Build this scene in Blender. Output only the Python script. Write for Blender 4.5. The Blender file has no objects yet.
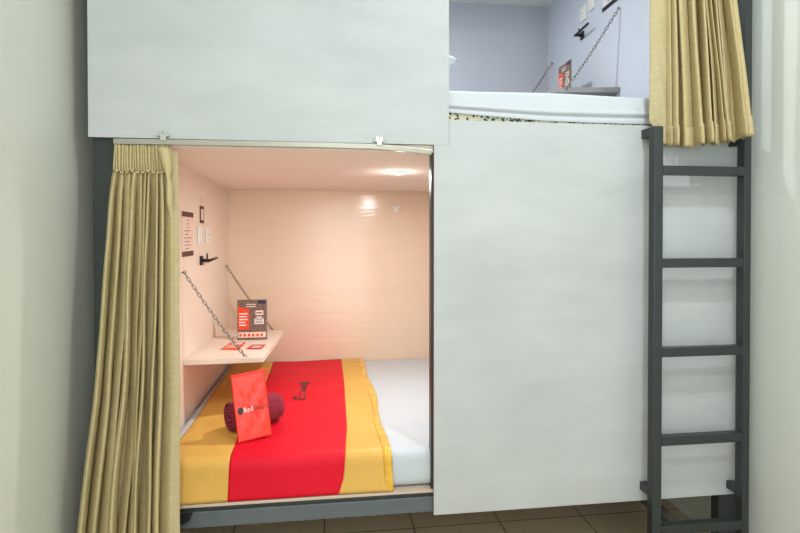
import bpy, bmesh, math, random
from mathutils import Vector, Matrix
random.seed(7)
SC = bpy.context.scene
COL = SC.collection

# ------------------------------------------------------------------ helpers
def lin(c):
    return tuple(((v/255.0)/12.92 if v/255.0 <= .04045 else ((v/255.0+.055)/1.055)**2.4) for v in c) + (1.0,)

def mat(name, rgb, rough=.5, metal=0.0, var=.0, scale=(3, 3, 3), bump=0.0, bscale=60, rgb2=None, sheen=0.0, coat=0.0,
        emit=0.0, spec=.5, nscale=1.0, detail=4):
    m = bpy.data.materials.new(name)
    m.use_nodes = True
    nt = m.node_tree
    b = nt.nodes['Principled BSDF']
    b.inputs['Roughness'].default_value = rough
    b.inputs['Metallic'].default_value = metal
    b.inputs['Specular IOR Level'].default_value = spec
    if sheen: b.inputs['Sheen Weight'].default_value = sheen
    if coat: b.inputs['Coat Weight'].default_value = coat
    tc = nt.nodes.new('ShaderNodeTexCoord')
    mp = nt.nodes.new('ShaderNodeMapping')
    mp.inputs['Scale'].default_value = scale
    nt.links.new(tc.outputs['Object'], mp.inputs['Vector'])
    if var > 0 or rgb2:
        n = nt.nodes.new('ShaderNodeTexNoise')
        n.inputs['Scale'].default_value = nscale
        n.inputs['Detail'].default_value = detail
        n.inputs['Roughness'].default_value = .6
        nt.links.new(mp.outputs['Vector'], n.inputs['Vector'])
        r = nt.nodes.new('ShaderNodeValToRGB')
        c = lin(rgb)
        if rgb2: c2 = lin(rgb2)
        else: c2 = tuple(v*(1-var) for v in c[:3]) + (1,)
        r.color_ramp.elements[0].position = .3
        r.color_ramp.elements[1].position = .68
        r.color_ramp.elements[0].color = c2
        r.color_ramp.elements[1].color = c
        nt.links.new(n.outputs['Fac'], r.inputs['Fac'])
        nt.links.new(r.outputs['Color'], b.inputs['Base Color'])
    else:
        b.inputs['Base Color'].default_value = lin(rgb)
    if bump > 0:
        n2 = nt.nodes.new('ShaderNodeTexNoise')
        n2.inputs['Scale'].default_value = bscale
        n2.inputs['Detail'].default_value = 3
        nt.links.new(mp.outputs['Vector'], n2.inputs['Vector'])
        bp = nt.nodes.new('ShaderNodeBump')
        bp.inputs['Strength'].default_value = bump
        bp.inputs['Distance'].default_value = .01
        nt.links.new(n2.outputs['Fac'], bp.inputs['Height'])
        nt.links.new(bp.outputs['Normal'], b.inputs['Normal'])
    if emit:
        b.inputs['Emission Color'].default_value = lin(rgb)
        b.inputs['Emission Strength'].default_value = emit
    return m

def tile_mat():
    m = bpy.data.materials.new('floor_tile'); m.use_nodes = True
    nt = m.node_tree; N = nt.nodes; L = nt.links
    b = N['Principled BSDF']; b.inputs['Roughness'].default_value = .32
    tc = N.new('ShaderNodeTexCoord')
    mp = N.new('ShaderNodeMapping'); mp.vector_type = 'POINT'
    S = 1/.3965
    mp.inputs['Scale'].default_value = (S, S, S)
    mp.inputs['Location'].default_value = (.0225*S + 4.0, -.43*S + 12.0, 0)
    L.new(tc.outputs['Object'], mp.inputs['Vector'])
    sep = N.new('ShaderNodeSeparateXYZ'); L.new(mp.outputs['Vector'], sep.inputs['Vector'])
    g = []
    for ax in 'XY':
        fr = N.new('ShaderNodeMath'); fr.operation = 'FRACT'; L.new(sep.outputs[ax], fr.inputs[0])
        s = N.new('ShaderNodeMath'); s.operation = 'SUBTRACT'; L.new(fr.outputs[0], s.inputs[0]); s.inputs[1].default_value = .5
        a = N.new('ShaderNodeMath'); a.operation = 'ABSOLUTE'; L.new(s.outputs[0], a.inputs[0])
        c = N.new('ShaderNodeMath'); c.operation = 'GREATER_THAN'; L.new(a.outputs[0], c.inputs[0]); c.inputs[1].default_value = .4935
        g.append(c)
    mx = N.new('ShaderNodeMath'); mx.operation = 'MAXIMUM'; L.new(g[0].outputs[0], mx.inputs[0]); L.new(g[1].outputs[0], mx.inputs[1])
    no = N.new('ShaderNodeTexNoise'); no.inputs['Scale'].default_value = 5; no.inputs['Detail'].default_value = 5
    L.new(tc.outputs['Object'], no.inputs['Vector'])
    r = N.new('ShaderNodeValToRGB'); r.color_ramp.elements[0].color = lin((202, 184, 156)); r.color_ramp.elements[1].color = lin((214, 197, 170))
    L.new(no.outputs['Fac'], r.inputs['Fac'])
    mix = N.new('ShaderNodeMix'); mix.data_type = 'RGBA'
    L.new(mx.outputs[0], mix.inputs[0]); L.new(r.outputs['Color'], mix.inputs[6]); mix.inputs[7].default_value = lin((88, 74, 58))
    L.new(mix.outputs[2], b.inputs['Base Color'])
    return m

class MB:
    """collects shapes into one mesh"""
    def __init__(s): s.v = []; s.f = []; s.m = []
    def add(s, vs, fs, mi=0):
        o = len(s.v); s.v += [tuple(p) for p in vs]
        for f in fs: s.f.append(tuple(o+i for i in f)); s.m.append(mi)
        return s
    def hexa(s, b4, t4, mi=0, mside=None, mtop=None):
        o = len(s.v); s.v += [tuple(p) for p in b4] + [tuple(p) for p in t4]
        fs = [(3, 2, 1, 0), (4, 5, 6, 7)] + [(i, (i+1) % 4, (i+1) % 4+4, i+4) for i in range(4)]
        for k, f in enumerate(fs): s.f.append(tuple(o+i for i in f)); s.m.append(mi)
        return s
    def box(s, x0, x1, y0, y1, z0, z1, mi=0):
        return s.hexa([(x0, y0, z0), (x1, y0, z0), (x1, y1, z0), (x0, y1, z0)],
                      [(x0, y0, z1), (x1, y0, z1), (x1, y1, z1), (x0, y1, z1)], mi)
    def slab(s, x0, x1, y0, y1, z0, z1, front=0, edge=1):
        """upright board: front/back faces one material, the sawn edges another"""
        o = len(s.v)
        s.v += [(x0, y0, z0), (x1, y0, z0), (x1, y1, z0), (x0, y1, z0), (x0, y0, z1), (x1, y0, z1), (x1, y1, z1), (x0, y1, z1)]
        for f, mi in (((3, 2, 1, 0), edge), ((4, 5, 6, 7), edge), ((0, 1, 5, 4), front), ((1, 2, 6, 5), edge), ((2, 3, 7, 6), front), ((3, 0, 4, 7), edge)):
            s.f.append(tuple(o+i for i in f)); s.m.append(mi)
        return s
    def tube(s, pts, r, n=8, mi=0, caps=True, closed=False):
        pts = [Vector(p) for p in pts]; o = len(s.v); k = len(pts)
        up = Vector((0, 0, 1)); prev = None
        for i, p in enumerate(pts):
            if closed: t = pts[(i+1) % k]-pts[i-1]
            else: t = pts[min(i+1, k-1)]-pts[max(i-1, 0)]
            t.normalize()
            if prev is None:
                a = up if abs(t.z) < .9 else Vector((1, 0, 0))
                u = t.cross(a).normalized()
            else: u = (prev - t*prev.dot(t)).normalized()
            prev = u; w = t.cross(u)
            rr = r[i] if isinstance(r, (list, tuple)) else r
            for j in range(n):
                an = 2*math.pi*j/n
                s.v.append(tuple(p+u*math.cos(an)*rr+w*math.sin(an)*rr))
        for i in range(k if closed else k-1):
            for j in range(n):
                a = o+i*n+j; b = o+i*n+(j+1) % n; c = o+((i+1) % k)*n+(j+1) % n; d = o+((i+1) % k)*n+j
                s.f.append((a, b, c, d)); s.m.append(mi)
        if caps and not closed:
            s.f.append(tuple(o+j for j in range(n))[::-1]); s.m.append(mi)
            s.f.append(tuple(o+(k-1)*n+j for j in range(n))); s.m.append(mi)
        return s
    def grid(s, nu, nv, fn, mi=0):
        o = len(s.v)
        for j in range(nv+1):
            for i in range(nu+1): s.v.append(tuple(fn(i/nu, j/nv)))
        for j in range(nv):
            for i in range(nu):
                a = o+j*(nu+1)+i
                s.f.append((a, a+1, a+nu+2, a+nu+1)); s.m.append(mi)
        return s
    def build(s, name, mats, parent=None, smooth=False, bevel=0, solid=0, loc=None, subsurf=0, segs=2):
        me = bpy.data.meshes.new(name)
        me.from_pydata(s.v, [], s.f)
        for m in (mats if isinstance(mats, (list, tuple)) else [mats]): me.materials.append(m)
        me.polygons.foreach_set('material_index', s.m)
        bm = bmesh.new(); bm.from_mesh(me); bmesh.ops.recalc_face_normals(bm, faces=bm.faces); bm.to_mesh(me); bm.free()
        if smooth: me.polygons.foreach_set('use_smooth', [True]*len(me.polygons))
        o = bpy.data.objects.new(name, me); COL.objects.link(o)
        if loc: o.location = loc
        if parent: o.parent = parent
        if solid:
            d = o.modifiers.new('solid', 'SOLIDIFY'); d.thickness = solid; d.offset = 0
        if bevel:
            d = o.modifiers.new('bevel', 'BEVEL'); d.width = bevel; d.segments = segs; d.limit_method = 'ANGLE'; d.angle_limit = .6
        if subsurf:
            d = o.modifiers.new('sub', 'SUBSURF'); d.levels = subsurf; d.render_levels = subsurf
        return o

def tag(o, label=None, cat=None, group=None, kind=None):
    if label: o['label'] = label
    if cat: o['category'] = cat
    if group: o['group'] = group
    if kind: o['kind'] = kind
    return o

def thing(name, loc, label, cat, group=None, rot=(0, 0, 0)):
    o = bpy.data.objects.new(name, None); COL.objects.link(o)
    o.location = loc; o.rotation_euler = rot; o.empty_display_size = .05
    return tag(o, label, cat, group)

def L(mb, root):
    """shift collected world coordinates into the root's own frame (unrotated roots)"""
    x, y, z = root.location
    mb.v = [(a-x, b-y, c-z) for a, b, c in mb.v]
    return mb

def text_mesh(txt, size, thick=.0006):
    cu = bpy.data.curves.new('txt', 'FONT'); cu.body = txt; cu.size = size; cu.extrude = thick
    cu.align_x = 'LEFT'; cu.resolution_u = 3
    o = bpy.data.objects.new('txt', cu); COL.objects.link(o)
    dg = bpy.context.evaluated_depsgraph_get(); dg.update()
    me = bpy.data.meshes.new_from_object(o.evaluated_get(dg))
    vs = [tuple(v.co) for v in me.vertices]; fs = [tuple(p.vertices) for p in me.polygons]
    bpy.data.objects.remove(o); bpy.data.curves.remove(cu); bpy.data.meshes.remove(me)
    return vs, fs

def struct(name, mb, m, **k):
    return tag(mb.build(name, m, **k), kind='structure')

def sm(a, b, t):
    t = max(0., min(1., (t-a)/(b-a))); return t*t*(3-2*t)
def lerp(a, b, t): return a+(b-a)*t
def interp(tab, x):
    """piecewise linear table of (x, value), ascending"""
    if x <= tab[0][0]: return tab[0][1]
    for (a, va), (b, vb) in zip(tab, tab[1:]):
        if x <= b: return lerp(va, vb, (x-a)/(b-a))
    return tab[-1][1]

# ------------------------------------------------------------------ materials
M = {}
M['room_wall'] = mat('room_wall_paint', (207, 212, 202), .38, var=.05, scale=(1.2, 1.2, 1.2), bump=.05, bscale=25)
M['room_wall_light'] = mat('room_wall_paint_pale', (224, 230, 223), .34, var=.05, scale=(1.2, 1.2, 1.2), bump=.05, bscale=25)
M['ceil'] = mat('ceiling_paint', (225, 225, 220), .7, var=.03)
M['floor'] = tile_mat()
M['panel'] = mat('brushed_grey_panel_paint', (189, 193, 194), .55, scale=(1.0, 1, 3.0), rgb2=(176, 180, 181), bump=.06, bscale=14, nscale=2.1, detail=6)
M['edge'] = mat('raw_plywood_edge', (150, 112, 92), .7, var=.3, scale=(30, 30, 30))
M['steel'] = mat('dark_grey_painted_steel', (45, 52, 52), .38, var=.12, scale=(8, 8, 8))
M['rail'] = mat('slate_painted_steel', (92, 101, 106), .42, var=.15, scale=(3, 8, 8))
M['bracegrey'] = mat('olive_grey_steel', (84, 82, 74), .5, var=.15, scale=(8, 8, 8))
M['ply'] = mat('pale_plywood', (205, 186, 168), .6, var=.12, scale=(2, 20, 20))
M['salmon'] = mat('salmon_wall_paint', (242, 216, 192), .17, var=.04, scale=(1.3, 1.3, 11), bump=.09, bscale=5)
M['salmon_left'] = mat('salmon_wall_paint_matt', (242, 223, 208), .42, var=.03, scale=(1.5, 1.5, 4), bump=.05, bscale=8)
M['deckceil'] = mat('cream_ceiling_paint', (245, 234, 224), .95, var=.02, scale=(2, 2, 2), spec=.05)
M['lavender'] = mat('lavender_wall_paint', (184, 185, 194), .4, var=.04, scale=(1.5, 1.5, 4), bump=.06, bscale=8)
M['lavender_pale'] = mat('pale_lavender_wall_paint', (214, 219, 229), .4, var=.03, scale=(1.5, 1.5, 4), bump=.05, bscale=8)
M['cloth'] = mat('khaki_curtain_linen', (194, 179, 135), .95, rgb2=(185, 169, 124), scale=(9, 9, 30), bump=.12, bscale=14, sheen=0, nscale=3)
M['clothpale'] = mat('khaki_curtain_lining', (188, 175, 137), .9, rgb2=(178, 165, 126), scale=(9, 9, 30), bump=.12, bscale=14, sheen=0, nscale=3)
M['alu'] = mat('dull_aluminium', (172, 170, 158), .35, .75)
M['chrome'] = mat('bright_steel', (205, 205, 200), .2, 1.0)
M['chain'] = mat('chain_steel', (146, 144, 138), .3, .9)
M['white'] = mat('white_cotton_sheet', (194, 201, 208), .75, var=.02, scale=(6, 6, 6), bump=.12, bscale=18, sheen=.15)
M['yellow'] = mat('mustard_satin', (220, 174, 88), .52, rgb2=(212, 165, 78), scale=(3, 3, 3), bump=.05, bscale=30, spec=.3)
M['gold'] = mat('gold_satin_frill', (240, 190, 60), .28, rgb2=(205, 150, 35), scale=(25, 25, 25), bump=.1, bscale=30, sheen=.2)
M['red'] = mat('scarlet_satin', (222, 0, 40), .55, rgb2=(212, 0, 34), scale=(3, 3, 3), bump=.05, bscale=30, spec=.25)
M['pouch'] = mat('orange_red_nonwoven', (246, 62, 42), .36, rgb2=(238, 46, 32), scale=(12, 12, 12), bump=.12, bscale=30)
M['maroon'] = mat('maroon_terry', (164, 24, 60), .95, rgb2=(134, 12, 44), scale=(70, 70, 70), bump=.6, bscale=120, sheen=.1)
M['black'] = mat('black_plastic', (28, 28, 28), .4)
M['dkbrown'] = mat('dark_brown_print', (92, 52, 44), .6)
M['print_grey'] = mat('brown_photo_print', (138, 112, 100), .3, rgb2=(98, 72, 64), scale=(60, 60, 60))
M['orange'] = mat('orange_red_print', (240, 72, 34), .35)
M['cardred'] = mat('crimson_print', (206, 32, 48), .4)
M['paper'] = mat('white_paper', (238, 232, 226), .6)
M['pinkpaper'] = mat('blush_paper', (240, 214, 202), .6)
M['plastic'] = mat('white_switch_plastic', (240, 240, 232), .35)
M['shelf'] = mat('cream_shelf_laminate', (238, 220, 204), .4, var=.03)
M['shelfshaded'] = mat('shaded_shelf_laminate', (150, 147, 146), .45, var=.03)  # laminate darkened all over to carry the shade on its front face
M['navy'] = mat('navy_print', (48, 44, 70), .4)
M['lens'] = mat('lamp_lens', (255, 250, 242), .4, emit=5.0)
M['trim'] = mat('lamp_trim', (240, 236, 230), .4)
M['acry'] = mat('grey_clear_edge', (150, 140, 132), .2)

def ticking_mat():
    m = bpy.data.materials.new('leafy_mattress_ticking'); m.use_nodes = True
    nt = m.node_tree; N = nt.nodes; Lk = nt.links; b = N['Principled BSDF']; b.inputs['Roughness'].default_value = .8
    tc = N.new('ShaderNodeTexCoord'); v = N.new('ShaderNodeTexVoronoi'); v.inputs['Scale'].default_value = 85
    Lk.new(tc.outputs['Object'], v.inputs['Vector'])
    r = N.new('ShaderNodeValToRGB'); r.color_ramp.interpolation = 'CONSTANT'
    r.color_ramp.elements[0].color = lin((40, 84, 62)); r.color_ramp.elements[1].color = lin((226, 222, 200)); r.color_ramp.elements[1].position = .42
    Lk.new(v.outputs['Distance'], r.inputs['Fac']); Lk.new(r.outputs['Color'], b.inputs['Base Color'])
    return m
M['ticking'] = ticking_mat()

# ------------------------------------------------------------------ the room
XL, XR, CEIL, YF, YB = -.86, 1.657, 3.0, -3.1, 1.62
struct('floor', MB().box(XL-.1, XR+.1, YF-.1, YB+.1, -.06, 0), M['floor'])
struct('ceiling', MB().box(XL-.1, XR+.1, YF-.1, YB+.1, CEIL, CEIL+.06), M['ceil'])
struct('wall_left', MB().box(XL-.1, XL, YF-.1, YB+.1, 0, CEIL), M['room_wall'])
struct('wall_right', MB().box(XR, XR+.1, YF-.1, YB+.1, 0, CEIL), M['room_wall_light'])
struct('wall_front', MB().box(XL, XR, YF-.1, YF, 0, CEIL), M['room_wall'])
struct('wall_back', MB().box(XL, XR, YB, YB+.1, 0, CEIL), M['room_wall'])

# pod lining: walls inside the two sleeping boxes
IX0, IX1, IY = -.62, 1.45, 1.5
LZ0, LZ1, UZ0, UZ1 = .374, 1.7265, 1.728, 2.83
struct('wall_inner_left', MB().box(IX0-.07, IX0, .062, IY, LZ0, LZ1), M['salmon_left'])
struct('wall_inner_right', MB().box(IX1, IX1+.07, .062, IY, LZ0, LZ1), M['salmon_left'])
struct('wall_inner_back', MB().box(IX0-.07, IX1+.07, IY, IY+.06, LZ0, LZ1), M['salmon'])
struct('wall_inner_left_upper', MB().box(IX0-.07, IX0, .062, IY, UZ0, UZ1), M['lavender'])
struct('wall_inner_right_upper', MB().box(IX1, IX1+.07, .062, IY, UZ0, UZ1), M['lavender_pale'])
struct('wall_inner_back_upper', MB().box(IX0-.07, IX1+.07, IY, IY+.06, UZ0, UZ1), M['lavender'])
struct('ceiling_inner_upper', MB().box(IX0-.07, IX1+.07, .062, IY+.06, UZ1, UZ1+.04), M['ceil'])

# ------------------------------------------------------------------ the bunk carcass
bk = thing('bunk_bed', (.4, .03, 0), 'two-storey sleeping pod bunk with brushed grey board front on dark steel posts', 'bunk bed')
B = lambda mb: L(mb, bk)
up = B(MB().slab(-.797, .434, 0, .015, 1.638, 2.98)).build('upper_panel', [M['panel'], M['edge']], bk)
tag(up, 'large grey painted board above the lower bunk opening')
# lower front board: notch at its upper left where the upper board comes down
lp = MB()
lp.slab(.379, 1.593, 0, .015, .284, 1.6375)
lp.slab(.435, 1.593, 0, .015, 1.6375, 1.73)
lo = B(lp).build('lower_panel', [M['panel'], M['edge']], bk)
tag(lo, 'grey painted board beside the lower bunk opening')
B(MB().box(-.79, -.718, .017, .06, 0, 2.98)).build('post', M['steel'], bk, bevel=.003)
B(MB().box(.372, .41, .017, .06, .3655, 1.612)).build('post', M['steel'], bk, bevel=.003)
B(MB().box(1.537, 1.612, .017, .062, 0, 2.98)).build('post', M['steel'], bk, bevel=.003)
B(MB().box(-.79, -.72, 1.565, 1.605, 0, 2.98)).build('post', M['steel'], bk, bevel=.003)
B(MB().box(1.537, 1.612, 1.565, 1.605, 0, 2.98)).build('post', M['steel'], bk, bevel=.003)
rl = MB().box(-.717, 1.536, .017, .057, .288, .345)
br = B(rl).build('bed_rail', M['rail'], bk, bevel=.003)
fl = MB().box(-.717, 1.536, .021, .06, .3455, .3625)
B(fl).build('rail_dark_strip', M['steel'], bk, bevel=.002)  # dark steel strip stands in for a reflection along the rail top
B(MB().hexa([(-.52, .009, .30), (-.482, .009, .318), (-.482, .0165, .318), (-.52, .0165, .30)],
            [(-.52, .009, .345), (-.47, .009, .345), (-.47, .0165, .345), (-.52, .0165, .345)])).build('gusset_plate', M['black'], bk)
B(MB().box(-.717, 1.5365, .012, 1.495, .363, .3735)).build('bed_base', M['ply'], bk)
B(MB().hexa([(IX0, .018, 1.613), (IX1, .018, 1.613), (IX1, IY, 1.593), (IX0, IY, 1.593)], [(IX0, .018, 1.7275), (IX1, .018, 1.7275), (IX1, IY, 1.7275), (IX0, IY, 1.7275)])).build('upper_deck', M['deckceil'], bk)
B(MB().box(-.717, 1.536, 1.565, 1.6, .288, .345)).build('rear_rail', M['rail'], bk)

# ------------------------------------------------------------------ ladder
ld = thing('ladder', (1.385, -.067, 0), 'dark grey square steel ladder fixed to the board front near the corner', 'ladder')
A = lambda mb: L(mb, ld)
def railpart(x0, x1, zt):
    return A(MB().box(x0, x1, -.085, -.049, 0, zt)).build('rail', M['steel'], ld, bevel=.003)
tag(railpart(1.187, 1.223, 1.712), 'shorter rail ending at the upper bunk edge')
tag(railpart(1.5535, 1.583, 2.95), 'taller rail running up past the curtain')
for zt in (1.567, 1.2225, .8905, .5595, .225):
    A(MB().box(1.2235, 1.553, -.085, -.052, zt-.034, zt)).build('rung', M['steel'], ld, bevel=.002)
for x0, x1, z0, z1, nz in ((1.187, 1.223, 1.678, 1.712, 1), (1.187, 1.223, .328, .36, 0), (1.5535, 1.583, .311, .341, 0), (1.5535, 1.583, 1.655, 1.69, 0)):
    A(MB().box(x0, x1, -.0485, -.0006, z0, z1)).build('bracket', M['steel'], ld, bevel=.002)
A(MB().box(1.298, 1.343, -.0515, .55, .185, .21)).build('brace', M['bracegrey'], ld)
A(MB().tube([(1.342, -.068, .1915), (1.342, -.068, .155)], .022, 16)).build('foot_stud', M['black'], ld, smooth=False)

# ------------------------------------------------------------------ curtain track and curtains
tr = thing('curtain_track', (-.17, .005, 1.62), 'thin aluminium curtain track sagging under the upper board edge', 'curtain rail')
T = lambda mb: L(mb, tr)
pts = [(-.715, -.002, 1.624), (-.4, -.003, 1.6255), (.0, -.003, 1.6265), (.164, -.001, 1.626), (.28, .004, 1.619), (.3705, .0085, 1.611)]
mbt = MB()
def trackring(p, h=.0095, d=.008):
    x, y, z = p; return [(x, y-d, z-h), (x, y-d, z+h), (x, y+d, z+h), (x, y+d, z-h)]
rings = [trackring(p) for p in pts]
vs = [q for r in rings for q in r]; fs = []
for i in range(len(rings)-1):
    for j in range(4):
        fs.append((i*4+j, i*4+(j+1) % 4, (i+1)*4+(j+1) % 4, (i+1)*4+j))
fs += [(0, 1, 2, 3), tuple(len(vs)-4+j for j in (3, 2, 1, 0))]
mbt.add(vs, fs)
T(mbt).build('rail', M['alu'], tr, bevel=.002)
for x in (-.556, .178):
    mc = MB().box(x-.013, x+.013, -.009, -.0005, 1.642, 1.662)
    mc.box(x-.009, x+.009, -.0145, -.0095, 1.630, 1.651)
    mc.tube([(x-.02, -.006, 1.648), (x+.02, -.006, 1.648)], .0045, 8)
    cl = T(mc).build('clip', M['chrome'], tr, bevel=.0015)
    ms = MB().tube([(x, -.009, 1.656), (x, -.0125, 1.656)], .004, 10)
    s_ = L(ms, tr).build('screw', M['alu'], cl)

def pleat(u, bounds):
    """0 in the grooves, 1 on the crests"""
    for a, b in zip(bounds, bounds[1:]):
        if u <= b:
            t = (u-a)/(b-a); return math.sin(math.pi*t)**1.35
    return 0.0
def omega(u, bounds, k, lean=0):
    """across position within a fold: broad crest, pinched groove"""
    for a, b in zip(bounds, bounds[1:]):
        if u <= b:
            t = (u-a)/(b-a); return a+(b-a)*(t-k*math.sin(2*math.pi*t)+lean*math.sin(math.pi*t)**2)
    return u
def fold_no(u, bounds):
    for i, (a, b) in enumerate(zip(bounds, bounds[1:])):
        if u <= b: return i
    return len(bounds)-2

# lower curtain
cb = [0, .10, .215, .33, .43, .51, .575, .64, .705, .775, .87, 1.0]
cu = thing('curtain', (-.63, -.03, .05), 'khaki pleated curtain drawn to one side of the lower bunk opening', 'curtain', 'khaki pod curtains')
K = lambda mb: L(mb, cu)
xl_t = [(.05, -.836), (.16, -.828), (.36, -.806), (.556, -.788), (.774, -.766), (.999, -.751), (1.426, -.729), (1.521, -.721), (1.612, -.717)]
xr_t = [(.05, -.512), (.34, -.513), (.54, -.515), (.763, -.519), (.993, -.522), (1.428, -.522), (1.521, -.527), (1.612, -.533)]
y0_t = [(.05, -.050), (.36, -.044), (.556, -.031), (.774, -.013), (.999, -.003), (1.3, .006), (1.521, .004), (1.612, .006)]
am_t = [(.05, .090), (.36, .088), (.774, .080), (1.2, .070), (1.44, .050), (1.50, .034), (1.524, .020)]
def low_cloth(u, v):
    z = lerp(1.521, .06, v)
    xl, xr = interp(xl_t, z), interp(xr_t, z)
    k = fold_no(u, cb)
    w = .004*math.sin(9*z+2.1*k)*sm(1.5, .9, z)
    x = lerp(xl, xr, omega(u, cb, .10*sm(1.53, 1.40, z)))+.33*interp(am_t, z)*(pleat(u, cb)-.45)+w*math.sin(math.pi*u)
    a = interp(am_t, z)*(.75+.35*math.sin(2.3*k+1.0))
    y = interp(y0_t, z)-a*pleat(u, cb)+.004*math.sin(5*z+k)
    # cloth swells just below the gathers
    return (x+.004*math.sin(2*math.pi*u*11)*sm(1.2, 1.5, z)*0, min(y, .012), z)
K(MB().grid(264, 60, low_cloth)).build('cloth', M['cloth'], cu, smooth=True, solid=.001)
hb = [i/22 for i in range(23)]
def low_head(u, v):
    z = lerp(1.6135, 1.524, v)
    xl, xr = interp(xl_t, z), interp(xr_t, z)
    pinch = math.exp(-((v-1)/.18)**2)
    a = .011*(1-.35*pinch)
    flare = .006*math.exp(-(v/.3)**2)
    return (lerp(xl, xr, u)+.003*math.sin(40*u+1)*(1-v), .004-a*pleat(u, hb)-.004*math.sin(17*u)*(1-v)*.6, z+.004*math.sin(25*u)*(1-v)*.0)
K(MB().grid(176, 16, low_head)).build('heading', M['cloth'], cu, smooth=True, solid=.0022)
# puckered stitching knots of the gathered heading
mk = MB()
for i in range(1, 11):
    x = lerp(-.72, -.535, i/11.2)
    mk.tube([(x-.005, -.012, 1.523+.003*math.sin(i*2.)), (x, -.0165, 1.521+.003*math.sin(i*2.)), (x+.005, -.012, 1.523+.003*math.sin(i*2.))], [.003, .005, .003], 6)
K(mk).build('gather_stitching', M['cloth'], cu, smooth=True)
# the end pleat twisted forward and the straight leading edge
def lead(u, v):
    z = lerp(1.592, .06, v)
    xa = interp([(.05, -.535), (.4, -.538), (.8, -.535), (1.2, -.53), (1.5, -.545), (1.587, -.537)], z)
    xb = interp([(.05, -.486), (.36, -.492), (.556, -.495), (.774, -.499), (.993, -.503), (1.428, -.507), (1.592, -.512)], z)
    y = interp([(.05, -.075), (.36, -.068), (.556, -.052), (.774, -.032), (.999, -.020), (1.3, -.006), (1.587, .004)], z)
    return (lerp(xa, xb, u), y-.012*math.sin(math.pi*u)*sm(1.6, 1.2, z), z+.004*u)
K(MB().grid(10, 40, lead)).build('leading_edge', M['clothpale'], cu, smooth=True, solid=.0025)
def knotpl(u, v):
    z = lerp(1.603, 1.36, v)
    cx = interp([(1.36, -.529), (1.47, -.531), (1.53, -.538), (1.603, -.553)], z)
    hw = interp([(1.36, .0006), (1.42, .010), (1.47, .011), (1.50, .005), (1.545, .016), (1.603, .019)], z)
    a = (u-.5)*2
    return (cx+hw*a, -.018-.014*(1-a*a)*sm(1.36, 1.43, z)-.012*sm(1.58, 1.4, z)+.010*sm(1.42, 1.36, z), z)
K(MB().grid(10, 24, knotpl)).build('end_pleat', M['cloth'], cu, smooth=True, solid=.002)
mh = MB().tube([(-.541, -.004, 1.604), (-.541, -.02, 1.60), (-.541, -.022, 1.59), (-.541, -.012, 1.588)], .0022, 6)
K(mh).build('hook', M['black'], cu, smooth=True)

# upper curtain
ct = thing('curtain_track', (1.38, -.045, 2.8), 'curtain track over the upper bunk opening', 'curtain rail')
L(MB().box(1.13, 1.545, -.052, -.036, 2.79, 2.812), ct).build('rail', M['alu'], ct)
for x in (1.25, 1.45):
    L(MB().box(x-.01, x+.01, -.0355, .0165, 2.79, 2.80), ct).build('clip', M['chrome'], ct)
L(MB().box(1.13, 1.536, .017, .06, 2.78, 2.82), ct).build('backing_bar', M['steel'], ct)
cv = thing('curtain', (1.37, -.06, 1.66), 'khaki pleated curtain hanging over the upper bunk opening behind the ladder top', 'curtain', 'khaki pod curtains')
V = lambda mb: L(mb, cv)
ub = [0, .05, .17, .30, .42, .52, .575, .63, .685, .74, .82, 1.0]
ux0 = [(1.64, 1.276), (1.896, 1.274), (2.196, 1.268), (2.79, 1.25)]
ux1 = [(1.64, 1.543), (1.71, 1.539), (1.885, 1.523), (2.19, 1.493), (2.79, 1.455)]
uyl = [(1.64, -.030), (2.79, -.036)]
uyr = [(1.64, -.112), (1.9, -.104), (2.2, -.092), (2.79, -.052)]
def up_cloth(u, v):
    zb = 1.650+.024*u**2.0-.010*math.sin(math.pi*min(1, u*1.05))
    k = fold_no(u, ub)
    zb += .005*math.sin(k*2.2)*math.sin(math.pi*u)
    z = lerp(2.785, zb, v)
    x = lerp(interp(ux0, z), interp(ux1, z), omega(u, ub, .10 if u < .82 else .03))-.040*sm(0, .25, u)*sm(1.0, .8, u)*(pleat(u, ub)-.45)+.004*math.sin(6*z+1.7*k)*math.sin(math.pi*u)
    base = lerp(interp(uyl, z), interp(uyr, z), sm(.0, .62, u))
    a = lerp(.030, .080, sm(0, .3, u))*interp([(1.64, 1.15), (2.2, .9), (2.79, .5)], z)*(.75+.3*math.sin(2.1*k+.4))
    if u > .82: a *= .6
    return (x, base-a*pleat(u, ub)+a*lerp(.5, -.12, sm(.62, .80, u)), z)
V(MB().grid(264, 56, up_cloth)).build('cloth', M['cloth'], cv, smooth=True, solid=.001)
def up_hem(u, v):
    x, y, z0 = up_cloth(u, 1.0)
    x2, y2, z2 = up_cloth(u, .935)
    z = lerp(z2, z0, v)
    return (lerp(x2, x, v), lerp(y2, y, v)-.0032-.002*math.sin(math.pi*v), z-.001)
V(MB().grid(264, 6, up_hem)).build('hem', M['cloth'], cv, smooth=True, solid=.0018)
def up_lead(u, v):
    z = lerp(2.785, 1.655, v)
    return (lerp(lerp(1.2035, 1.2265, sm(1.735, 1.716, z)), 1.274, u)+.001*math.sin(20*z), -.026-.008*math.sin(math.pi*u)-.0035*math.sin(38*z+9*u)*sm(2.4, 1.8, z)*math.sin(math.pi*u), z)
V(MB().grid(12, 110, up_lead)).build('leading_edge', M['clothpale'], cv, smooth=True, solid=.002)

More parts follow.
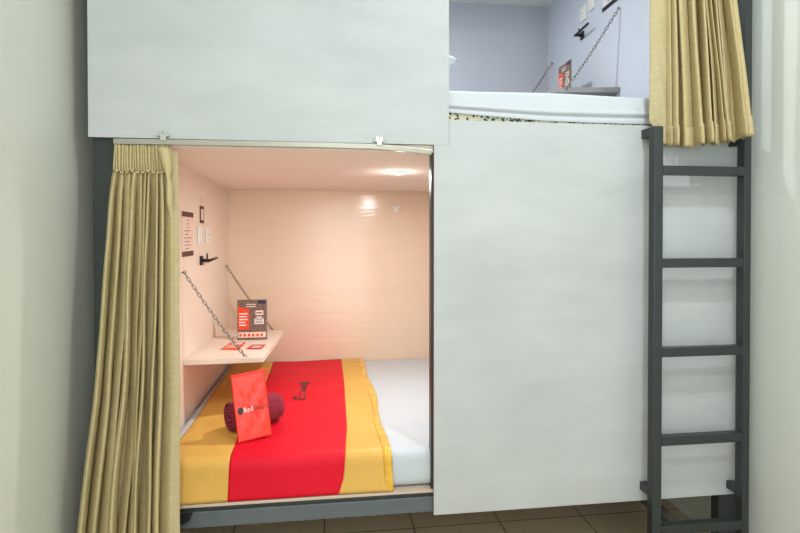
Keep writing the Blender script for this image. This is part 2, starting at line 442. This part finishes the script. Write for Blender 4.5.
# ------------------------------------------------------------------ lower bunk bedding
MT, MY = .512, .032            # mattress top, mattress front
def soft_box(x0, x1, y0, y1, z0, z1, r, name, m, label, cat, puff=.0, **kw):
    root_loc = ((x0+x1)/2, (y0+y1)/2, z0)
    bm = bmesh.new(); bmesh.ops.create_cube(bm, size=1)
    for v in bm.verts:
        v.co = Vector((v.co.x*(x1-x0), v.co.y*(y1-y0), (v.co.z+.5)*(z1-z0)))
    bmesh.ops.bevel(bm, geom=bm.edges[:]+bm.verts[:], offset=r, segments=5, affect='EDGES', profile=.5)
    me = bpy.data.meshes.new(name); bm.to_mesh(me); bm.free()
    me.materials.append(m); me.polygons.foreach_set('use_smooth', [True]*len(me.polygons))
    o = bpy.data.objects.new(name, me); COL.objects.link(o); o.location = root_loc
    return tag(o, label, cat, **kw)
soft_box(IX0+.003, IX1-.004, MY, IY-.003, .3745, MT, .034, 'mattress', M['white'], 'white sheeted mattress filling the lower bunk', 'mattress')

R_ = .037
def surf(t, off):
    """point on the sheeted mattress at arc length t from the back edge: over the top, round the front edge and down"""
    yb = 1.485
    l1 = yb-(MY+R_); l2 = R_*math.pi/2
    if t < l1: return (yb-t, MT+off)
    if t < l1+l2:
        a = (t-l1)/R_
        return (MY+R_-(R_+off)*math.sin(a), MT-R_+(R_+off)*math.cos(a))
    return (MY-off, MT-R_-(t-l1-l2))
TLEN = (1.485-MY-R_)+R_*math.pi/2+(MT-R_-.3765)
rn = thing('bed_runner', (-.2, .7, MT), 'mustard satin bed runner with a broad red middle band draped over the mattress', 'bed runner')
Rn = lambda mb: L(mb, rn)
red_l = [(0, -.345), (.2, -.337), (.5, -.338), (.9, -.345), (1.25, -.352), (1.44, -.348), (1.60, -.352)]
red_r = [(0, .074), (.5, .077), (1.2, .070), (1.45, .055), (1.52, .048), (1.60, .022)]
yel_l = [(0, -.580), (.5, -.578), (1.1, -.572), (1.60, -.585)]
yel_r = [(0, .200), (.58, .212), (.91, .216), (1.17, .206), (1.43, .212), (1.60, .224)]
def wr(x, t):
    return .0022*math.sin(7*x+2.2*t)+.0016*math.sin(15*x-6*t+1)+.0012*math.sin(30*t+4*x)*sm(1.5, .6, t)
def cloth_band(lt, rt, off, nu=40):
    def fn(u, v):
        t = v*TLEN
        x = lerp(interp(lt, t), interp(rt, t), u)
        y, z = surf(t, off+.003+wr(x, t)*.8)
        if t > 1.45: y -= (.014+.003*math.sin(9*x))*sm(1.47, 1.6, t)
        return (x, y, z)
    return MB().grid(nu, 150, fn)
yl = Rn(cloth_band(yel_l, red_l, .003, 20)).build('side_panel', M['yellow'], rn, smooth=True, solid=.002)
yr = Rn(cloth_band(red_r, yel_r, .003, 16)).build('side_panel', M['yellow'], rn, smooth=True, solid=.002)
rd = Rn(cloth_band([(a, b-.002) for a, b in red_l], [(a, b+.002) for a, b in red_r], .0042, 48)).build('middle_band', M['red'], rn, smooth=True, solid=.002)
tag(rd, 'scarlet satin middle band with a small dark emblem'); tag(yl, 'mustard satin side panel by the wall'); tag(yr, 'mustard satin side panel by the bare sheet')
def frill(u, v):
    t = v*TLEN
    x0 = interp(yel_r, t)
    w = .030+.003*math.sin(9*t)
    y, z = surf(t, .0072+.0012*math.sin(3*math.pi*u+38*t)+.0030*math.sin(math.pi*u))
    if t > 1.45: y -= .013*sm(1.47, 1.6, t)
    return (x0-.018+w*u+.005*math.sin(10*t+1)*u, y, z)
Rn(MB().grid(8, 260, frill)).build('frill', M['gold'], rn, smooth=True, solid=.0015)
# emblem on the red band: a bar, leaning strokes and short feet
me_ = MB()
def stroke(x0, y0, x1, y1, w):
    d = Vector((x1-x0, y1-y0, 0)); n = Vector((-d.y, d.x, 0)).normalized()*w/2
    z = MT+.0115
    p = [(x0-n.x, y0-n.y), (x0+n.x, y0+n.y), (x1+n.x, y1+n.y), (x1-n.x, y1-n.y)]
    me_.hexa([(a, b, z) for a, b in p], [(a, b, z+.0012) for a, b in p])
for s in ((-.158, .955, -.102, .955, .030), (-.131, .94, -.137, .80, .011), (-.117, .94, -.124, .80, .008), (-.146, .895, -.114, .888, .013),
          (-.140, .84, -.118, .836, .010), (-.142, .79, -.142, .69, .007), (-.122, .79, -.117, .68, .007), (-.15, .675, -.112, .68, .013),
          (-.168, .735, -.162, .665, .008), (-.176, .70, -.152, .705, .010)):
    stroke(*s)
Rn(me_).build('emblem', M['dkbrown'], rn)

# rolled towel
tw = thing('rolled_towel', (-.295, .315, MT+.008), 'tightly rolled maroon towel lying on the bed runner behind a red pouch', 'towel')
ta, tb = Vector((-.396, .292, .581)), Vector((-.204, .424, .581))
ax = (tb-ta).normalized(); sx = Vector((ax.y, -ax.x, 0)); uz = Vector((0, 0, 1))
def tr_pt(ang, r, s):
    return ta.lerp(tb, s)+sx*math.cos(ang)*r+uz*math.sin(ang)*r
mt = MB()
def towel_side(u, v):
    rr = .054*(1+.02*math.sin(9*v+3))
    if v > .86: rr *= math.sqrt(max(.0, 1-((v-.86)/.14)**2))*.8+.2
    return tr_pt(u*2*math.pi+.6, rr, v*1.0)
mt.grid(32, 24, towel_side)
L(mt, tw).build('towel_roll', M['maroon'], tw, smooth=True, solid=.004)
ms = MB()
def spiral(u, v):
    an = u*2*math.pi*3.2; r = .009+.041*u
    return tr_pt(an+.6, r, -.012+.05*v+.004*math.sin(an*.7))
ms.grid(140, 3, spiral)
L(ms, tw).build('spiral_end', M['maroon'], tw, smooth=True, solid=.0075)

# red pouch leaning on the towel
pb = [Vector((-.340, .158, .524)), Vector((-.222, .208, .532)), Vector((-.266, .330, .760)), Vector((-.389, .276, .751))]
ph = thing('drawstring_pouch', (-.285, .22, MT+.008), 'bright red fabric pouch with a printed logo leaning on the rolled towel', 'pouch')
pn = (pb[1]-pb[0]).cross(pb[3]-pb[0]).normalized()      # facing the viewer side
if pn.y > 0: pn = -pn
def pouch_pt(u, v, side):
    p = pb[0].lerp(pb[1], u).lerp(pb[3].lerp(pb[2], u), v)
    e = math.sin(math.pi*u)**.6*math.sin(math.pi*min(1, v*1.0))**.5
    puff = .007*e
    crk = (.0028*math.sin(9*u+7*v)+.0022*math.sin(16*v-11*u+1)+.0016*math.sin(25*u+18*v))*e
    return p+pn*(side*(puff+.001)+crk)
mp_ = MB()
mp_.grid(30, 40, lambda u, v: pouch_pt(u, v, 1))
mp_.grid(30, 40, lambda u, v: pouch_pt(u, v, -1))
L(mp_, ph).build('bag_body', M['pouch'], ph, smooth=True, solid=.0015)
mz = MB().tube([tuple(pouch_pt(u/20, .965, 1)+pn*.0015) for u in range(0, 21)], .0016, 6)
L(mz, ph).build('top_seam', M['pouch'], ph, smooth=True)
mloop = MB().tube([tuple(pb[2].lerp(pb[1], .02)+Vector((.001, 0, .0))), tuple(pb[2]+Vector((.012, .004, -.004))), tuple(pb[2]+Vector((.016, .004, -.02))), tuple(pb[2].lerp(pb[1], .13)+Vector((.003, 0, 0)))], .003, 6)
L(mloop, ph).build('side_tab', M['pouch'], ph, smooth=True)
def on_pouch(x, y, lift=.003):
    """metres on the pouch front -> world"""
    u = .11+x/.165; v = .40+y/.26
    u = min(max(u, .0), 1.0)
    return pouch_pt(u, v, 1)+pn*lift
def pouch_text(txt, size, x, y, name, m):
    vs, fs = text_mesh(txt, size, .0003)
    mb = MB().add([tuple(on_pouch(x+a, y+b, .0022+c)) for a, b, c in vs], fs)
    L(mb, ph).build(name, m, ph)
mdisc = MB()
ctr = on_pouch(.008, .010, .0024)
mdisc.add([tuple(ctr)]+[tuple(on_pouch(.008+.0135*math.cos(i*math.pi/12), .010+.0135*math.sin(i*math.pi/12), .0024)) for i in range(24)],
          [(0, 1+i, 1+(i+1) % 24) for i in range(24)])
lg = L(mdisc, ph).build('logo_disc', M['black'], ph)
pouch_text('Red', .028, .022, .000, 'logo_lettering', M['paper'])
pouch_text('Doorz', .028, .069, .000, 'logo_lettering', M['dkbrown'])

# ------------------------------------------------------------------ chains
def link_mesh():
    mb = MB(); R, h = .0058, .0062
    path = []
    for i in range(12):
        a = 2*math.pi*i/12
        path.append((R*math.cos(a), 0, (h if math.sin(a) >= 0 else -h)+R*math.sin(a)))
    mb.tube(path, .0019, 6, closed=True)
    me = bpy.data.meshes.new('link'); me.from_pydata(mb.v, [], mb.f); me.materials.append(M['chain'])
    me.polygons.foreach_set('use_smooth', [True]*len(me.polygons))
    return me
LINK = link_mesh()
def chain(a, b, wallx, label, group):
    """a = eye on the wall, b = eye on the shelf"""
    a, b = Vector(a), Vector(b)
    t = thing('shelf_chain', a, label, 'chain', group)
    d = b-a; n = max(6, int(round(d.length/.019))); q = d.to_track_quat('Z', 'Y')
    for i in range(n):
        s = (i+.5)/n
        o = bpy.data.objects.new('link', LINK); COL.objects.link(o); o.parent = t
        sag = -.010*math.sin(math.pi*s)
        o.location = d*s+Vector((0, 0, sag))
        o.rotation_mode = 'QUATERNION'
        o.rotation_quaternion = q @ Vector((0, 0, 1)).rotation_difference(Vector((0, 0, 1))) @ Matrix.Rotation((math.pi/2)*(i % 2)+.3, 4, 'Z').to_quaternion()
    sgn = 1 if wallx < a.x else -1
    me = MB().tube([(wallx-a.x+.0005*sgn, 0, .004), (wallx-a.x+.012*sgn, 0, .004)], .0025, 8)
    ring = [(.0065*math.cos(k*math.pi/6), 0, .004+.0065*math.sin(k*math.pi/6)) for k in range(12)]
    me.tube(ring, .002, 6, closed=True)
    me.build('wall_eye', M['chain'], t, smooth=True)
    mf = MB().tube([tuple(d+Vector((.006*math.cos(k*math.pi/6), 0, .006*math.sin(k*math.pi/6)))) for k in range(12)], .002, 6, closed=True)
    mf.build('shelf_eye', M['chain'], t, smooth=True)
    return t

# ------------------------------------------------------------------ lower shelf
def zs(y, x=-.291): return .765-(y-.53)*.034+(-.291-x)*.03
def shelf(corners, ztop, thick, name, m, label):
    t = thing(name, (sum(c[0] for c in corners)/4, sum(c[1] for c in corners)/4, ztop(.9)), label, 'shelf')
    mb = MB().hexa([(x, y, ztop(y, x)-thick) for x, y in corners], [(x, y, ztop(y, x)) for x, y in corners])
    L(mb, t).build('board', m, t, bevel=.002)
    return t
s1 = shelf([(-.6195, .465), (-.291, .53), (-.266, 1.36), (-.6195, 1.38)], zs, .025, 'wall_shelf', M['shelf'], 'cream wall shelf hung on two chains over the lower bed')
cleat = MB().box(-.6195, -.6, .80, 1.34, zs(.56)-.050, zs(1.34, -.6195)-.0255)
L(cleat, s1).build('wall_cleat', M['shelf'], s1)
chain((-.607, .452, 1.147), (-.364, .526, zs(.53, -.364)-.006), IX0, 'steel chain holding the near end of the lower bunk shelf', 'lower shelf chains')
chain((-.607, 1.40, 1.118), (-.335, 1.372, zs(1.37, -.335)-.004), IX0, 'steel chain holding the far end of the lower bunk shelf', 'lower shelf chains')

def a5(root, m_print):
    """printed sheet 148 x 210 mm standing in the root's XZ plane, facing -Y"""
    MB().box(-.074, .074, 0, .004, 0, .21).build('print', M['print_grey'], root)
    MB().box(-.077, .077, .0045, .007, 0, .212).build('clear_stand', M['acry'], root)
    q = MB()
    def r(x0, x1, z0, z1, mi): q.box(x0, x1, -.0009, -.0001, z0, z1, mi)
    r(-.072, -.016, .055, .16, 0)                      # orange block
    q.hexa([(-.072, -.0009, .16), (-.016, -.0009, .16), (-.016, -.0001, .16), (-.072, -.0001, .16)],
           [(-.072, -.0009, .178), (-.05, -.0009, .17), (-.05, -.0001, .17), (-.072, -.0001, .178)], 0)
    for k, (a, b) in enumerate(((-.066, -.022), (-.066, -.028), (-.066, -.022), (-.066, -.035), (-.066, -.03))):
        z = .135-.015*k; q.box(a, b, -.0016, -.001, z, z+.006, 1)
    r(.018, .058, .13, .155, 2); r(.012, .06, .082, .112, 1); r(.022, .05, .116, .122, 1)
    for k in range(3):
        z = .088+.008*k; q.box(.016, .054, -.0016, -.001, z, z+.003, 3)
    q.box(.022, .052, -.0016, -.001, .139, .145, 3)
    r(.03, .07, .19, .21, 4)                           # dark corner badge
    for k in range(2): q.box(-.03, .02, -.0016, -.001, .185-.012*k, .190-.012*k, 2)
    r(-.072, .07, .012, .04, 5)
    for k in range(6):
        x = -.06+.022*k
        q.box(x-.006, x+.006, -.0018, -.001, .018, .032, 0)
    q.build('print_blocks', [M['orange'], M['paper'], M['pinkpaper'], M['dkbrown'], M['navy'], M['pinkpaper']], root)

b1 = thing('leaflet_stand', (-.404, .985, zs(.985, -.404)+.0028), 'orange and brown printed leaflet standing upright on the cream shelf', 'leaflet', rot=(0, 0, 0))
a5(b1, None)
def flat_card(pts, label, m, stripes):
    """card lying on the lower shelf; pts: near-left, near-right, far-right, far-left"""
    c0 = [Vector((x, y, zs(y, x)+.0006)) for x, y in pts]
    t = thing('printed_card', sum(c0, Vector())/4, label, 'card')
    mb = MB().hexa([tuple(p) for p in c0], [tuple(p+Vector((0, 0, .0012))) for p in c0])
    L(mb, t).build('card', m, t)
    q = MB()
    def P(u, v): return c0[0].lerp(c0[1], u).lerp(c0[3].lerp(c0[2], u), v)+Vector((0, 0, .0015))
    for (u0, u1, v0, v1) in stripes:
        p = [P(u0, v0), P(u1, v0), P(u1, v1), P(u0, v1)]
        q.hexa([tuple(a) for a in p], [tuple(a+Vector((0, 0, .0004))) for a in p])
    L(q, t).build('lettering', M['paper'], t)
flat_card([(-.513, .70), (-.427, .69), (-.424, .91), (-.498, .91)], 'orange card lying flat on the cream shelf under the near chain', M['orange'],
          [(.2, .85, .68, .9), (.12, .8, .5, .55), (.12, .7, .38, .43), (.12, .8, .26, .31)])
flat_card([(-.395, .715), (-.325, .715), (-.316, .845), (-.384, .84)], 'small crimson card lying flat near the open edge of the shelf', M['cardred'],
          [(.2, .85, .3, .45), (.2, .85, .55, .7)])

# ------------------------------------------------------------------ wall fittings: frame with local x along the wall, y out of it
def wall_thing(name, loc, side, label, cat, group=None):
    """side +1: wall faces +X (lower left wall), -1: wall faces -X (upper right wall). local +Y = out of the wall"""
    rz = -math.pi/2 if side > 0 else math.pi/2
    return thing(name, loc, label, cat, group, (0, 0, rz))
def switch(loc, side, label, socket):
    t = wall_thing('socket_plate' if socket else 'light_switch', loc, side, label, 'socket' if socket else 'switch')
    MB().box(-.036, .036, .0006, .009, -.041, .041).build('plate', M['plastic'], t, bevel=.003)
    if socket:
        f = MB().tube([(0, .0092, 0), (0, .0125, 0)], .022, 20).build('socket_face', M['plastic'], t)
        MB().tube([(-.009, .0127, 0), (-.009, .0135, 0)], .003, 8).tube([(.009, .0127, 0), (.009, .0135, 0)], .003, 8).build('pin_hole', M['black'], f)
    else:
        MB().box(-.014, .014, .0092, .0135, -.024, .024).build('rocker', M['plastic'], t, bevel=.002)
    return t
lwall = IX0
switch((lwall, .755, 1.308), 1, 'white light switch on the lower bunk side wall next to the notice', False)
switch((lwall, .922, 1.308), 1, 'white socket plate on the lower bunk side wall farther from the notice', True)
switch((IX1, .99, 2.578), -1, 'white socket plate lower down on the pale lavender wall', True)
switch((IX1, .895, 2.60), -1, 'white light switch at the top edge of the pale lavender wall', False)

def wall_hook(loc, side, label):
    t = wall_thing('wall_hook', loc, side, label, 'hook')
    MB().box(-.017, .017, .0006, .012, -.022, .022).build('base_plate', M['black'], t, bevel=.003)
    MB().tube([(0, .012, 0), (0, .045, .0)], .0085, 10).build('stem', M['black'], t, smooth=True)
    MB().tube([(.012, .045, 0), (-.15, .047, .006)] if side > 0 else [(-.012, .045, 0), (.012, .045, 0)], .0065, 10).build('bar', M['black'], t, smooth=True) if side > 0 else \
        MB().tube([(.012, .045, 0), (-.15, .047, .006)], .0065, 10).build('bar', M['black'], t, smooth=True)
    MB().tube([(-.008, .03, .006), (-.008, .03, .034)], .004, 8).build('peg', M['black'], t, smooth=True)
    return t
wall_hook((lwall, .785, 1.186), 1, 'black metal hook with a sideways bar on the salmon wall')
wall_hook((IX1, 1.0, 2.458), -1, 'black metal hook with a sideways bar on the lavender wall')

def notice(loc, side, w, h, label, paper):
    t = wall_thing('notice', loc, side, label, 'notice')
    MB().box(-w/2, w/2, .0006, .003, -h/2, h/2).build('sheet', paper, t)
    MB().box(-w/2, w/2, .0032, .0045, h/2-.022, h/2).build('header_band', M['dkbrown'], t)
    MB().box(-w/2, w/2, .0032, .0045, -h/2, -h/2+.022).build('footer_band', M['dkbrown'] if side > 0 else M['black'], t)
    q = MB()
    for k, (c, l) in enumerate(((0, .04), (0, .03), (0, .02), (.01, .10), (.02, .05), (0, .12), (.01, .09), (0, .10), (.01, .06))):
        z = h/2-.036-.0152*k*(h/.19)
        q.box(c-l/2, c+l/2, .0032, .0038, z-.0022, z+.0016)
    q.build('text_lines', M['print_grey'], t)
    return t
notice((lwall, .545, 1.314), 1, .185, .195, 'cream notice with dark top and bottom bands by the curtain edge', M['pinkpaper'])
notice((IX1, .685, 2.595), -1, .185, .20, 'white notice with a dark bottom band high on the lavender wall', M['paper'])
sg = wall_thing('wall_sign', (lwall, .815, 1.41), 1, 'small dark-framed square sign above the light switch on the salmon wall', 'sign')
MB().box(-.04, .04, .0006, .003, -.042, .042).build('sign_board', M['dkbrown'], sg)
MB().box(-.026, .026, .0032, .0038, -.027, .027).build('blank_face', M['pinkpaper'], sg)
MB().box(-.03, .03, .0006, .0014, .056, .085).build('caption_strip', M['pinkpaper'], sg)

# small white bracket on the back wall
bw = thing('wall_bracket', (.429, IY, 1.491), 'tiny white plastic bracket near the top of the salmon back wall', 'bracket')
MB().box(-.026, .026, -.016, -.0006, -.006, .006).build('bracket_arm', M['plastic'], bw, bevel=.002)
MB().box(-.012, .012, -.006, -.0006, -.034, -.0065).build('mounting_tab', M['plastic'], bw, bevel=.001)

# ------------------------------------------------------------------ upper bunk
soft_box(IX0+.003, IX1-.004, .035, IY-.003, 1.731, 1.838, .02, 'mattress', M['ticking'], 'leaf patterned mattress of the upper bunk under a white sheet', 'mattress')
def sheet(u, v):
    x = lerp(IX0+.006, IX1-.008, u)
    low = interp([(-.7, 1.772), (.434, 1.762), (.627, 1.751), (.82, 1.741), (1.02, 1.739), (1.5, 1.741)], x)
    zt = 1.851
    l1 = 1.46-.05
    if v < .55:
        s = v/.55; y = lerp(1.46, .055, s); z = zt+.003*math.sin(9*x+3*y)
    elif v < .66:
        a = (v-.55)/.11*math.pi/2; y = .055-.030*math.sin(a); z = zt-.03+.03*math.cos(a)+.003*math.sin(9*x+.2)*(1-a/1.6)
    else:
        s = (v-.66)/.34; z = lerp(zt-.03, low, s)
        fold = .0055*math.exp(-((s-.42-.16*math.sin(1.6*x+.5))/.10)**2)-.006*math.exp(-((s-.62-.12*math.sin(1.6*x+.4))/.09)**2)
        y = .0245-fold-.004*math.sin(math.pi*s)
    return (x, y, z)
tag(MB().grid(120, 70, sheet).build('bed_sheet', M['white'], smooth=True, solid=.002), 'white sheet spread over the upper mattress with its edge hanging down', 'bed sheet')
def pillow(loc, rot, label, sx_=.5, sy_=.34, sz_=.075):
    mb = MB()
    def pt(u, v, s):
        x = (u-.5)*2; y = (v-.5)*2
        e = max(0., (1-abs(x)**3.2))**.5*max(0., (1-abs(y)**3.2))**.5
        k = 1-.06*(1-abs(y)**2)*abs(x)**6
        return (x*sx_/2*k, y*sy_/2*(1-.06*(1-x*x)*abs(y)**6), s*sz_*e+.003*math.sin(11*x+7*y)*e)
    mb.grid(28, 20, lambda u, v: pt(u, v, 1)); mb.grid(28, 20, lambda u, v: pt(u, v, -1))
    o = mb.build('pillow', M['white'], smooth=True, solid=.002); o.location = loc; o.rotation_euler = rot
    return tag(o, label, 'pillow', 'white pillows on the upper bed')
pillow((.265, .50, 1.917), (0, 0, 0), 'white pillow lying on the upper bed sheet, lower of two', sz_=.058)
pillow((.298, .49, 2.055), (0, -.03, .04), 'white pillow with its corner showing, uppermost of two', sz_=.062)

def zu(y, x=0): return 2.052
s2 = shelf([(1.113, .655), (1.4495, .60), (1.4495, 1.45), (1.113, 1.45)], zu, .026, 'wall_shelf', M['shelfshaded'], 'grey-white wall shelf hung on chains over the upper bed')
L(MB().box(1.43, 1.4495, .64, 1.41, 2.052-.06, 2.052-.0265), s2).build('wall_cleat', M['shelfshaded'], s2)
chain((1.437, .603, 2.441), (1.183, .640, 2.046), IX1, 'steel chain holding the near end of the upper bunk shelf', 'upper shelf chains')
chain((1.437, 1.405, 2.423), (1.180, 1.457, 2.046), IX1, 'steel chain holding the far end of the upper bunk shelf', 'upper shelf chains')
b2 = thing('leaflet_stand', (1.30, .92, 2.0528), 'red and brown printed leaflet standing upright on the grey-white upper shelf', 'leaflet', rot=(0, 0, -math.pi/2))
a5(b2, None)

# ------------------------------------------------------------------ lamps
def downlight(x, y, z, r, label, watts, colour, size=None):
    t = thing('downlight', (x, y, z), label, 'ceiling lamp')
    ring = MB()
    def rg(u, v):
        a = 2*math.pi*u
        rr, dz = [(r*1.18, -.0005), (r*1.15, -.006), (r*1.02, -.008), (r*.98, -.003)][int(round(v*3))]
        return (rr*math.cos(a), rr*math.sin(a), dz)
    ring.grid(32, 3, rg); ring.build('trim_ring', M['trim'], t, smooth=True)
    dome = MB()
    def dm(u, v):
        a = 2*math.pi*u; b = v*math.pi/2
        return (r*.98*math.cos(a)*math.cos(b), r*.98*math.sin(a)*math.cos(b), -.003-.010*math.sin(b))
    dome.grid(28, 6, dm); dome.build('lens', M['lens'], t, smooth=True)
    ld_ = bpy.data.lights.new('lamp', 'AREA'); ld_.shape = 'DISK'; ld_.size = r*1.7; ld_.energy = watts*.93; ld_.color = colour
    lo_ = bpy.data.objects.new('lamp', ld_); COL.objects.link(lo_); lo_.location = (x, y, z-.0215)
    lp_ = bpy.data.lights.new('lamp_glow', 'POINT'); lp_.shadow_soft_size = r*.6; lp_.energy = watts*.05; lp_.color = colour
    lq_ = bpy.data.objects.new('lamp_glow', lp_); COL.objects.link(lq_); lq_.location = (x, y, z-.05-r*.62)
    return t
downlight(.32, .566, 1.6052, .037, 'small round ceiling downlight glowing in the lower bunk', 12.0, (1, .975, .94))
downlight(.50, .56, 2.83, .037, 'small round ceiling downlight in the upper bunk', 13.5, (.94, .975, 1))
downlight(.95, -1.15, CEIL, .07, 'round ceiling downlight of the room in front of the bunks', 22, (.955, .985, 1))
downlight(-.3, -1.9, CEIL, .07, 'round ceiling downlight of the room behind the viewer', 22, (.955, .985, 1))

# unseen glazed door behind the viewer, added with its light for frontal fill
wn = MB()
for x0, x1, z0, z1 in ((-.36, -.3, .1, 2.36), (1.1, 1.16, .1, 2.36), (-.3, 1.1, 2.3, 2.36), (-.3, 1.1, .1, .16), (.37, .43, .16, 2.3)):
    wn.box(x0, x1, YF+.001, YF+.05, z0, z1)
win = struct('fill_window_1', wn, M['trim'])
MB().box(-.3, .37, YF+.002, YF+.012, .16, 2.3).box(.43, 1.1, YF+.002, YF+.012, .16, 2.3).build('fill_window_pane', mat('bright_fill_pane', (240, 246, 250), .3, emit=1.5), win)
dl = bpy.data.lights.new('front_fill', 'AREA'); dl.shape = 'RECTANGLE'; dl.size = 1.35; dl.size_y = 2.1; dl.energy = 15; dl.color = (.90, .96, 1)
do = bpy.data.objects.new('front_fill', dl); COL.objects.link(do); do.location = (.4, YF+.06, 1.23); do.rotation_euler = (math.pi/2, 0, 0)

# ------------------------------------------------------------------ camera
cam = bpy.data.cameras.new('camera'); co = bpy.data.objects.new('camera', cam); COL.objects.link(co)
cam.sensor_width = 36; cam.lens = 36*531/800; cam.shift_y = -25.66/800; cam.clip_start = .02
th = math.atan(71/531)
co.location = (0, -1.9, 1.31); co.rotation_euler = (math.pi/2-.011, 0, -th)
SC.camera = co

w = bpy.data.worlds.new('world'); SC.world = w; w.use_nodes = True
w.node_tree.nodes['Background'].inputs[0].default_value = (.8, .85, .9, 1); w.node_tree.nodes['Background'].inputs[1].default_value = .3
SC.view_settings.view_transform = 'Standard'; SC.view_settings.look = 'None'
SC.view_settings.exposure = 0.0; SC.view_settings.gamma = 1.0; SC.view_settings.use_curve_mapping = False
